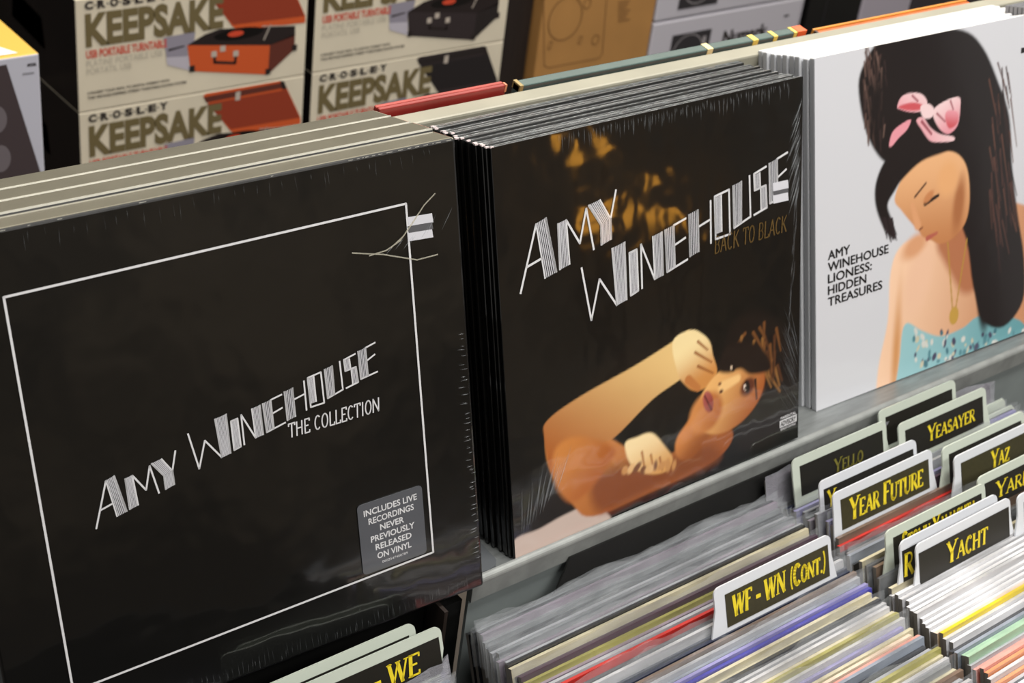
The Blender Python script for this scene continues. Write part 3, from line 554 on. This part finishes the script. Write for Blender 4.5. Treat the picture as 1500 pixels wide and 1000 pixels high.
D('Y', -121, 'Yeasayer', 408, -121, colY(-121), 'divider card reading YEASAYER in yellow on black', xw=129, m=m_divg, tx=.26, tw=.62, size=14)
D('Y', -110, 'Yello', 280, -110, colY(-110), 'blurred divider with dim yellow lettering under the ledge, left of YEASAYER', xw=124, m=m_divg, tcol=m_yeld, tx=.38, tw=.36, size=12)
D('Y', -143, 'Y', 278, -143, colY(-143), 'divider hidden directly behind the YEAR FUTURE card', xw=128, tx=.02, tw=.09, size=14, lab_dx=(5, 5), tz=10)
D('Y', -160, 'Year Future', 276, -160, colY(-160), 'divider card reading YEAR FUTURE in yellow', xw=131, tx=.08, tw=.84, size=18, lab=m_labsheen, tz=6)
D('Y', -163, '', 415, -165, colY(-165), 'divider hidden directly behind the YAZ card', xw=122, m=m_divg)
D('Y', -178, 'Yaz', 414, -179, colY(-179), 'divider card reading YAZ in yellow', xw=130, tx=.36, tw=.24, size=15, lab=m_labsheen, tz=9)
D('Y', -210, 'Yard T', 408, -209, colY(-209), 'divider card reading YARD T at the right edge of the picture', xw=130, tx=.12, tw=.62, m=m_divg, size=14, tz=9)
D('Y', -216, 'Stomu Yamashta', 277, -216, colY(-216), 'divider card whose yellow lettering is half hidden behind YACHT', xw=132, tx=.08, tw=.84, m=m_divg, size=14, tz=13)
D('Y', -231, 'R', 277, -231, colY(-231), 'divider showing only a yellow R beside the YACHT card', xw=129, tx=.0, tw=.1, size=18, lab_dx=(2, 5), tz=5)
D('Y', -240, 'Yacht', 286, -240, colY(-240) + 6, 'divider card reading YACHT in yellow', xw=126, tx=.28, tw=.46, size=17, lab_dx=(3, 3), tz=6)
D('Y', -243, '', 418, -243, colY(-243), 'divider at the right edge beside the YACHT card', xw=128)
D('W', -194, 'WF - WN (Cont.)', 104, -194, colW(-194), 'divider card reading WF - WN (CONT.) in yellow', xw=131, tx=.05, tw=.92, size=16, lab_dx=(11, 4), lab=m_labsheen, tz=7)
D('L', -118, '- WE', -222, -120, colL(-120) - 10, 'divider card reading WE in yellow at the bottom left', xw=128, m=m_divg, tx=.5, tw=.34, size=15, lab_dx=(8, 3))
D('L', -107, '', -236, -108, colL(-108) - 18, 'pale divider directly behind the WE card', xw=128, m=m_divg)

RC = dict(grey=(120, 124, 128), dark=(52, 54, 60), black=(26, 26, 28), white=(190, 190, 194), pale=(168, 170, 176), mauve=(140, 126, 142), plum=(64, 46, 62), cream=(196, 188, 160), yellow=(216, 190, 30), olive=(150, 146, 84), red=(190, 40, 34), navy=(34, 40, 62), brown=(112, 92, 78), lavender=(140, 136, 186), blue=(60, 60, 150), green=(150, 184, 156), pink=(214, 150, 140), orange=(222, 140, 96), steel=(134, 142, 156), snow=(214, 214, 218), peach=(216, 196, 176))
WORD = dict(grey='mid grey', dark='charcoal', black='black', white='white', pale='pale grey', mauve='mauve grey', plum='dark plum', cream='cream', yellow='bright yellow', olive='olive yellow', red='red', navy='dark navy', brown='brown', lavender='lavender', blue='blue violet', green='pale green', pink='salmon pink', orange='orange', steel='steel blue grey', snow='bright white', peach='peach')
m_bag = film('plastic_sleeve_film', (205, 210, 215), .2, .15, bump=.7, bscale=60)
m_bag2 = film('cloudy_sleeve_film', (190, 190, 200), .5, .2, bump=1, bscale=50)
used = {}
BINREC = []
def label_bins():
    gr = {}
    for o, cname, (rel, ref, bn), y in BINREC: gr.setdefault((rel, ref, bn), []).append((o, cname, y))
    for (rel, ref, bn), L_ in gr.items():
        L_.sort(key=lambda q: q[2], reverse=(rel == 'in front of'))      # nearest the named card first
        for k, (o, cname, y) in enumerate(L_):
            o['label'] = f'{WORD[cname]} record edge, {ORD[k]} {rel} the {ref} card'; o['group'] = f'records {rel} the {ref} card in the {bn} bin'
def bin_record(col, x0, y, cname, where, bag=False, zt=None, t=3.4, cloudy=False):
    zt = ZT + random.uniform(-5, 3) if zt is None else zt
    H = 315; base = np.array([x0, y, zt]) - BB[:, 2] * H
    m = mat('sleeve_' + cname, RC[cname], .4, coat=.5, noise=.45, nscale=22, stretch=(.5, 1, 2.5))
    me_edge = mat('edge_' + cname, tuple(min(255, int(v * 1.02 + 6)) for v in RC[cname]), .4, coat=.4, noise=.6, nscale=34, stretch=(.5, 1, 1))
    b = MB(); b.box(0, 314, 0, t, 0, H, m, mt=me_edge, mside=mat('bin_spine_edge', (128, 124, 118), .5, noise=.4, nscale=10))
    o = b.build('bin_record', None); place(o, base, BB); o['category'] = 'record'
    BINREC.append((o, cname, where, y))
    if bag:
        g = MB(); nx = 22; hgt = random.uniform(5, 10); ph = random.uniform(0, 9)
        vs = []
        for k in range(4):
            for i in range(nx + 1):
                u = i / nx; zz = H - 26 + (26 + hgt) * k / 3 + (k == 3) * (2.0 * math.sin(u * 17 + ph) + random.uniform(-1.5, 1.5)); yy = -1.0 - .25 * k + (k >= 2) * random.uniform(-1.8, .8) * (k - 1) * .5
                vs.append((-4 + 322 * u, yy, zz))
        fs = [(k * (nx + 1) + i, k * (nx + 1) + i + 1, (k + 1) * (nx + 1) + i + 1, (k + 1) * (nx + 1) + i) for k in range(3) for i in range(nx)]
        g.add(vs, fs); g.build('plastic_sleeve', m_bag2 if cloudy else m_bag, o)
def taken(col, y, gap): return any(c == col and y - gap < yd < y + 1.5 for c, yd in DIV)
def fill(col, colf, seq, where_fn):
    y, items = seq
    for it in items:
        c, bag, dy = it[0], it[1], it[2]
        while taken(col, y, 3.6): y -= 1.0
        bin_record(col, colf(y) + random.uniform(-4, 3), y, c, where_fn(y), bag=bag, zt=it[3] if len(it) > 3 else None, cloudy=(len(it) > 4))
        y -= dy
# a black back board standing in the W bin under the ledge
b = MB(); b.poly([(0, 0), (305, 0), (305, 318), (22, 318), (0, 290)], 0, depth=2); o = b.build('blank_divider', m_black); place(o, np.array([28, -95, -317]) - BB[:, 2] * 318 + BB[:, 1] * 0, BB)
setp(o, 'plain black divider board standing under the steel ledge behind the middle bin', 'divider')
wW = lambda y: ('behind' if y > -195 else 'in front of', 'WF - WN', 'middle')
seqW = [('black', 0, 4.5, -345), ('dark', 1, 4.5, -340), ('grey', 1, 4.5, -336), ('dark', 1, 5), ('mauve', 1, 5), ('grey', 1, 5), ('dark', 1, 5), ('pale', 1, 5), ('grey', 1, 5), ('mauve', 1, 5.5), ('pale', 1, 4.5), ('black', 0, 4.5), ('cream', 0, 4), ('plum', 1, 5), ('plum', 0, 4.5), ('olive', 0, 4.5), ('mauve', 0, 5), ('pale', 0, 5), ('red', 0, 4.5, -331), ('dark', 1, 4.5, -331),
 ('white', 1, 5), ('navy', 1, 5), ('navy', 0, 5), ('brown', 0, 5), ('pale', 1, 5), ('steel', 1, 5), ('lavender', 0, 5), ('blue', 0, 4), ('cream', 0, 4.5), ('cream', 1, 5), ('dark', 0, 4), ('white', 1, 5), ('white', 0, 5), ('cream', 0, 5), ('olive', 0, 4.5), ('white', 1, 5), ('lavender', 1, 5), ('cream', 0, 4.5), ('peach', 0, 5), ('pink', 0, 4.5), ('steel', 0, 5), ('dark', 0, 4.5), ('pale', 1, 5), ('olive', 0, 4.5), ('cream', 0, 5), ('white', 0, 5), ('grey', 1, 5), ('cream', 0, 5), ('brown', 0, 5), ('pale', 0, 5), ('white', 1, 5), ('mauve', 0, 5), ('cream', 0, 5), ('steel', 1, 5)]
fill('W', colW, (-101, seqW), wW)
wY = lambda y: (('behind', 'YEAR FUTURE', 'right') if y > -160 else ('in front of', 'YEAR FUTURE', 'right') if y > -240 else ('in front of', 'YACHT', 'right'))
seqY = [('dark', 0, 4.5, -345), ('dark', 1, 5, -340), ('grey', 1, 5, -345), ('navy', 0, 5, -340), ('dark', 1, 5, -338), ('lavender', 1, 5, -335), ('pale', 1, 5, -335), ('grey', 0, 5), ('mauve', 1, 5), ('pale', 1, 6, -322), ('lavender', 1, 5, -324), ('plum', 0, 5, -325), ('brown', 0, 5, -330), ('red', 0, 4, -334), ('dark', 1, 5, -338), ('grey', 1, 5, -336), ('steel', 1, 5), ('black', 0, 4, -338), ('cream', 0, 4), ('dark', 1, 5), ('brown', 0, 5), ('dark', 1, 5), ('cream', 0, 4),
 ('snow', 0, 4.5, -334), ('snow', 0, 4.5, -329), ('white', 0, 4.5, -330), ('snow', 0, 4.5, -330), ('snow', 0, 4.5, -331), ('snow', 0, 4.5, -331), ('white', 0, 4.5), ('snow', 0, 4.5, -332), ('snow', 0, 4.5, -333), ('snow', 0, 4.5, -333), ('snow', 0, 4.5, -334), ('peach', 0, 4, -330), ('yellow', 0, 4.5, -327), ('white', 0, 4.5), ('snow', 0, 4.5), ('dark', 0, 4.5), ('steel', 0, 4.5), ('green', 0, 4.5), ('green', 0, 4.5), ('pale', 0, 4), ('pink', 0, 4.5), ('pink', 0, 4.5), ('orange', 0, 5), ('white', 0, 5), ('orange', 0, 4.5), ('pale', 0, 5), ('snow', 0, 5), ('pale', 1, 5), ('white', 0, 5), ('steel', 0, 5), ('cream', 0, 5), ('white', 0, 5)]
fill('Y', colY, (-104, seqY), wY)
bin_record('Y', 262, -104, 'plum', ('behind', 'YEAR FUTURE', 'right'), bag=True, zt=-318, cloudy=True)
wL = lambda y: ('behind' if y > -118 else 'in front of', 'WE', 'left')
seqL = [('pale', 1, 6, -328, 1), ('grey', 1, 18, -330, 1), ('mauve', 1, 5, -335, 1), ('pale', 1, 5, -334, 1), ('lavender', 1, 5, -333, 1), ('pale', 1, 5, -333, 1), ('white', 1, 5, -333, 1), ('steel', 1, 5), ('pale', 1, 5)]
fill('L', lambda y: colL(y) - (20 if y > -110 else 4), (-92, seqL), wL)
label_bins()

# ------------------------------------------------------------------ cartons behind
Y0 = 1350.; TZ = -781.
m_table = mat('dark_table', (38, 30, 26), .6, noise=.3, nscale=12)
t = root('display_table', 'dark low table carrying the stacked cartons behind the fixture', 'table', (0, 0, -Z0))
b = MB(); b.box(-300, 3300, 1300, 1850, TZ - 30 + ZF, TZ + ZF); b.build('table_top', m_table, t)
for x in (-280, 1450, 3240):
    for y in (1320, 1780): b = MB(); b.box(x, x + 50, y, y + 50, 0, TZ - 30 + ZF); b.build('leg', m_table, t)
m_card = mat('cream_carton', (216, 207, 187), .45, coat=.3, noise=.08, nscale=8); m_cside = mat('carton_side', (120, 108, 90), .6)
m_olive = mat('olive_ink', (104, 92, 60), .6); m_redink = mat('red_ink', (196, 74, 58), .6); m_dkink = mat('dark_ink', (40, 34, 32), .6); m_faint = mat('faint_ink', (178, 172, 158), .6)
def quadlocal(o0, pts, Y=Y0): return [(at_y(x, y, Y)[0] - o0[0], at_y(x, y, Y)[2] - o0[2]) for x, y in pts]
m_sidep = mat('carton_side_print', (30, 22, 20), .5, coat=.3, noise=.4, nscale=14)
def keepsake(x0, x1, z0, z1, label, colr, key):
    r = root('turntable_carton', label, 'carton', (x0, Y0, z0), None, 'cream turntable cartons'); W, H = x1 - x0, z1 - z0
    b = MB(); b.box(0, W, 0, 380, 0, H - 1.0, m_card, mside=m_sidep); bevel(b.build('carton', None, r), 2)
    sw = W / 410.; b = MB()
    for i, ch in enumerate('CROSLEY'):
        xx = (15 + i * 20.5) * sw; put_text(b, ch, xx, H - 18, 11.5, -.8, width=14 * sw, bold=.06)
        if i < 6: b.box(xx + 15.2 * sw, xx + 18.5 * sw, -.8, -.7, H - 14, H - 12)
    b.build('lettering', m_dkink, r)
    b = MB(); put_text(b, 'KEEPSAKE', 15 * sw, H - 76, 49, -.8, width=236 * sw, bold=.045); b.build('lettering', m_olive, r, label='olive brown capital lettering')
    b = MB(); put_text(b, 'USB PORTABLE TURNTABLE', 15 * sw, H - 97, 12.5, -.8, width=136 * sw, bold=.03); b.build('lettering', m_redink, r, label='red lettering')
    b = MB(); put_text(b, 'PLATINE PORTABLE USB', 15 * sw, H - 111, 10, -.8, width=128 * sw); put_text(b, 'PORTATIL USB', 15 * sw, H - 124, 10, -.8, width=75 * sw); b.build('lettering', m_faint, r)
    b = MB(); put_text(b, 'CONVERT YOUR VINYL TO DIGITAL FORMAT WITH', 15 * sw, H - 157, 4.2, -.8, width=140 * sw, bold=.02); put_text(b, 'THIS VINTAGE INSPIRED STEREO TURNTABLE SOUND SYSTEM', 15 * sw, H - 165, 4.2, -.8, width=170 * sw, bold=.02); b.build('lettering', m_dkink, r)
    # printed open record-player case; corners measured on the orange carton and scaled to this one
    def U(*q): return [((at_y(x, y, Y0)[0] - xa0) * sw, at_y(x, y, Y0)[2] - (TZ + 186)) for x, y in q]      # seen on the upper carton
    def V(*q): return [((at_y(x, y, Y0)[0] - xa0) * sw, at_y(x, y, Y0)[2] - TZ) for x, y in q]             # seen on the lower carton
    o_, d_, k_ = [mat('print_case_%s%d' % (key, i), c, .5) for i, c in enumerate(colr)]; pb = mat('print_black', (34, 26, 26), .5); silver = mat('print_silver', (180, 170, 160), .4)
    b = MB(); b.poly(V((297, 141), (301, 137), (411, 118), (416, 120), (440, 172), (440, 181), (345, 196), (337, 191)), -.6, o_)
    b.poly(V((303, 152), (420, 131), (439, 172), (338, 189)), -.7, k_); b.poly(V((298, 142), (416, 120), (418, 128), (302, 150)), -.75, d_)
    b.poly(V((410, 118), (416, 119), (420, 130), (413, 131)), -.85, pb); b.poly(V((345, 135), (352, 133), (351, 146), (344, 147)), -.9, silver)
    b.poly(U((274, 66), (395, 66), (392, 109), (279, 104)), -.8, o_); b.poly(U((395, 66), (432, 50), (431, 72), (392, 109)), -.85, d_)
    b.poly(U((274, 66), (300, 50), (322, 42), (432, 38), (432, 52), (395, 66)), -.85, pb)
    c0 = U((350, 49))[0]; b.poly([(c0[0] + 46 * math.cos(a) * sw, c0[1] + 10 * math.sin(a)) for a in np.linspace(0, 6.28, 24)[:-1]], -.95, mat('print_disc', (20, 18, 18), .3)); c1 = U((345, 49))[0]; b.poly([(c1[0] + 15 * math.cos(a) * sw, c1[1] + 5 * math.sin(a)) for a in np.linspace(0, 6.28, 14)[:-1]], -1.05, mat('print_disc_label', (200, 70, 44), .5))
    b.stroke(U((384, 38), (432, 37)), 1.6, -1.1, silver); b.stroke(U((396, 36), (386, 58)), 2.2, -1.1, silver)
    b.poly(U((239, 55), (286, 46), (284, 64), (274, 66), (276, 98), (245, 92)), -.6, mat('print_lilac', (140, 136, 150), .5)); b.poly(U((243, 84), (276, 82), (277, 103), (245, 95)), -.65, mat('print_lilac_light', (180, 176, 188), .5))
    b.poly(U((246, 72), (270, 66), (270, 68), (247, 75)), -.7, pb)
    b.stroke(U((314, 82), (314, 91), (344, 92), (345, 81)), 5, -.95, pb)
    for q in ((313, 79), (345, 78), (326, 71)): c = U(q)[0]; b.box(c[0] - 5, c[0] + 5, -1.1, -1.0, c[1] - 5, c[1] + 5, silver)
    for q in ((281, 101), (392, 105), (431, 70)): c = U(q)[0]; b.box(c[0] - 5, c[0] + 5, -1.0, -.9, c[1] - 5, c[1] + 6, pb)
    b.build('picture', None, r, label='printed picture of an open portable record player')
    # dark side panel with a printed patch, seen on the left cartons
    b = MB(); zz = [(95, 150), (60, 118)][key == 'blk']
    b.add([(-.6, 120, 60), (-.6, 250, 70), (-.6, 240, 120), (-.6, 130, 110)], [(0, 1, 2, 3), (3, 2, 1, 0)]); b.build('side_print', mat('side_print_' + key, colr[2], .5), r)
org = ((196, 84, 40), (92, 44, 34), (140, 54, 32)); blk = ((46, 38, 40), (34, 28, 28), (30, 26, 28))
xa0, xa1, xb0, xb1 = 292, 702, 717, 1138
for (x0, x1, c, w_, key) in ((xa0, xa1, org, 'an orange', 'org'), (xb0, xb1, blk, 'a black', 'blk')):
    keepsake(x0, x1, TZ, TZ + 186, f'lower cream carton with a picture of {w_} portable record player', c, key)
    keepsake(x0, x1, TZ + 186, TZ + 372, f'upper cream carton with a picture of {w_} portable record player', c, key)
r = root('dark_block', 'added dark brown filler block standing in for shade left of the kraft carton', 'carton', (1150, Y0 + 25, TZ)); b = MB(); b.box(0, 70, 0, 300, 0, 420, mat('shade_filler_brown', (34, 24, 20), .6, noise=.4, nscale=40, stretch=(4, 1, .2))); b.build('carton', None, r)  # added filler block; its dark colour stands for the shade beside the kraft carton
# kraft carton with line drawing
r = root('kraft_carton', 'brown kraft carton with a line drawing of a turntable', 'carton', (1226, Y0, TZ)); W, H = 300, 400
b = MB(); b.box(0, W, 0, 160, 0, H); bevel(b.build('carton', mat('kraft_board', (170, 124, 68), .7, noise=.1, nscale=10), r), 3)
ki = mat('kraft_ink', (112, 76, 40), .7); b = MB()
K = lambda px, py: (at_y(px, py, Y0)[0] - 1226, at_y(px, py, Y0)[2] - TZ)
cx, cz = K(828, 27); b.stroke([(cx + 42 * math.cos(a), cz + 44 * math.sin(a)) for a in np.linspace(0, 2 * math.pi, 33)], 2, -.8)
b.stroke([K(796, -10), K(797, 96), K(803, 99), K(877, 85), K(882, 78), K(889, -8)], 1.6, -.8)
for p in ((860, 5), (872, 58)):
    q = K(*p); b.stroke([(q[0] + 9 * math.cos(a), q[1] + 10 * math.sin(a)) for a in np.linspace(0, 2 * math.pi, 15)], 1.6, -.8)
for p in ((805, 66), (849, 58)): q = K(*p); b.stroke([(q[0] - 4, q[1] - 7), (q[0] + 3, q[1] - 8), (q[0] + 6, q[1] + 6), (q[0] - 1, q[1] + 7), (q[0] - 4, q[1] - 7)], 1.4, -.8)
for k in range(7): p = K(905, 4 + k * 4.6); b.box(p[0], p[0] + 32 - (k % 3) * 5, -.8, -.7, p[1], p[1] + 2.2)
b.build('line_drawing', ki, r)
# white cartons
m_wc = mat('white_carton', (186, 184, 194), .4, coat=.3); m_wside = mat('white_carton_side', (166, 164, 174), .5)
for k, (z0, lab) in enumerate(((TZ, 'lower white turntable carton with black brand lettering'), (TZ + 168, 'middle white turntable carton above the lettered one'), (TZ + 336, 'top white carton of the white stack'))):
    r = root('white_carton', lab, 'carton', (1531, Y0, z0), None, 'white turntable cartons'); W = 455
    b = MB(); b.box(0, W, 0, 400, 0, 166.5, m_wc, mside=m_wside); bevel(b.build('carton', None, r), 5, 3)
    if k < 2:
        K = lambda px, py, z=z0: (at_y(px, py, Y0)[0] - 1531, at_y(px, py, Y0)[2] - z)
        dz = 168 * k
        b = MB(); q = [K(982, 100), K(982, 52), K(1063, 38), K(1063, 90)] if k == 0 else None
        if q is None: b.poly([(60, 20), (175, 20), (175, 120), (60, 120)], -.8)
        else: b.poly([(60, 20), (175, 20), (175, 132), (60, 132)], -.8)
        pc = b.build('picture', mat('dark_grey_print', (44, 42, 46), .5), r)
        b = MB(); b.stroke([(112 + 45 * math.cos(a), (72 if k else 84) + 44 * math.sin(a)) for a in np.linspace(0, 2 * math.pi, 29)], 2.4, -1.1); b.box(152, 162, -1.2, -1.1, 60, 118); b.build('line_drawing', mat('pale_print', (150, 146, 150), .5), pc)
        b = MB(); put_text(b, 'Numark', 215, 90 if k == 0 else 60, 30, -.8, width=140, bold=.04); b.build('lettering', m_dkink, r)
        b = MB(); b.box(400, 416, -.8, -.7, 128, 132); b.build('printed_mark', m_dkink, r)
r = root('white_carton', 'tall narrow white carton behind the right end of the white stack', 'carton', (1992, Y0 + 60, TZ)); b = MB(); b.box(0, 75, 0, 300, 0, 420); bevel(b.build('carton', m_wc, r), 4)
r = root('dark_block', 'tall black carton between the white and the pale grey cartons', 'carton', (2085, Y0 + 60, TZ)); b = MB(); b.box(0, 190, 0, 300, 0, 420, m_black); b.build('carton', None, r); b = MB(); b.box(60, 62, -1, 0, 0, 420); b.build('panel_seam', MATS['dark_grey_print'], r)
r = root('pale_carton', 'pale lilac grey carton with faint printed lines at the top right', 'carton', (2282, Y0 + 60, TZ)); b = MB(); b.box(0, 190, 0, 300, 0, 420); bevel(b.build('carton', mat('pale_lilac_carton', (168, 162, 174), .5), r), 4)
b = MB()
for k in range(5): b.box(50, 140 - 12 * (k % 2), -.8, -.7, 200 - k * 14, 205 - k * 14)
b.build('printed_lines', mat('faint_lilac_ink', (140, 134, 146), .6), r)
r = root('dark_block', 'dark grey carton at the far right behind the orange record', 'carton', (2480, Y0 + 60, TZ)); b = MB(); b.box(0, 400, 0, 300, 0, 430); bevel(b.build('carton', mat('charcoal_carton', (52, 46, 50), .6), r), 4)
# left white carton with yellow upper side
YL = 900.; A = at_y(57, 78, YL); W = 420; zt = A[2]
b = MB(); b.box(-400, 150, 880, 1120, TZ - 30 + ZF, TZ + ZF); 
t2 = root('side_table', 'dark side table under the tall white carton on the left', 'table', (0, 0, -Z0)); b.build('table_top', m_table, t2)
for x in (-390, 100):
    for y in (885, 1065): b = MB(); b.box(x, x + 45, y, y + 45, 0, TZ - 30 + ZF); b.build('leg', m_table, t2)
r = root('yellow_topped_carton', 'white carton with golden yellow top and dark printed shape at the far left', 'carton', (A[0] - W, YL, TZ)); H = zt - TZ
my = mat('golden_yellow_board', (226, 184, 88), .4, coat=.4)
b = MB(); b.box(0, W, 0, 118, 0, H, mat('white_print_board', (196, 196, 208), .4), mt=my, mside=my); bevel(b.build('carton', None, r), 2)
b = MB(); b.add([(W - 190, 8, H + .8), (W - 22, 8, H + .8), (W - 60, 80, H + .8), (W - 190, 80, H + .8)], [(0, 1, 2, 3)]); b.build('paper_label', mat('white_paper', (245, 245, 240), .6), r)
T = lambda px, py: (at_y(px, py, YL)[0] - A[0] + W, at_y(px, py, YL)[2] - TZ)
b = MB(); b.poly([T(-40, 104), T(9, 94), T(60, 255), T(-40, 275)], -.8); pc = b.build('printed_shape', mat('warm_dark_print', (72, 62, 64), .4), r)
b = MB()
for p in ((-6, 175), (0, 232)): q = T(*p); b.poly([(q[0] + 13 * math.cos(a), q[1] + 18 * math.sin(a)) for a in np.linspace(0, 6.28, 20)[:-1]], -1.2)
b.build('printed_disc', mat('grey_print_disc', (112, 104, 108), .4), pc)
b = MB(); p = T(40, 97); put_text(b, 'MODEL', p[0], p[1], 3.4, -.9, width=11, bold=.04); p = T(33, 110); put_text(b, 'SPEAKER', p[0], p[1], 2.6, -.9, width=14); b.build('lettering', m_dkink, r)
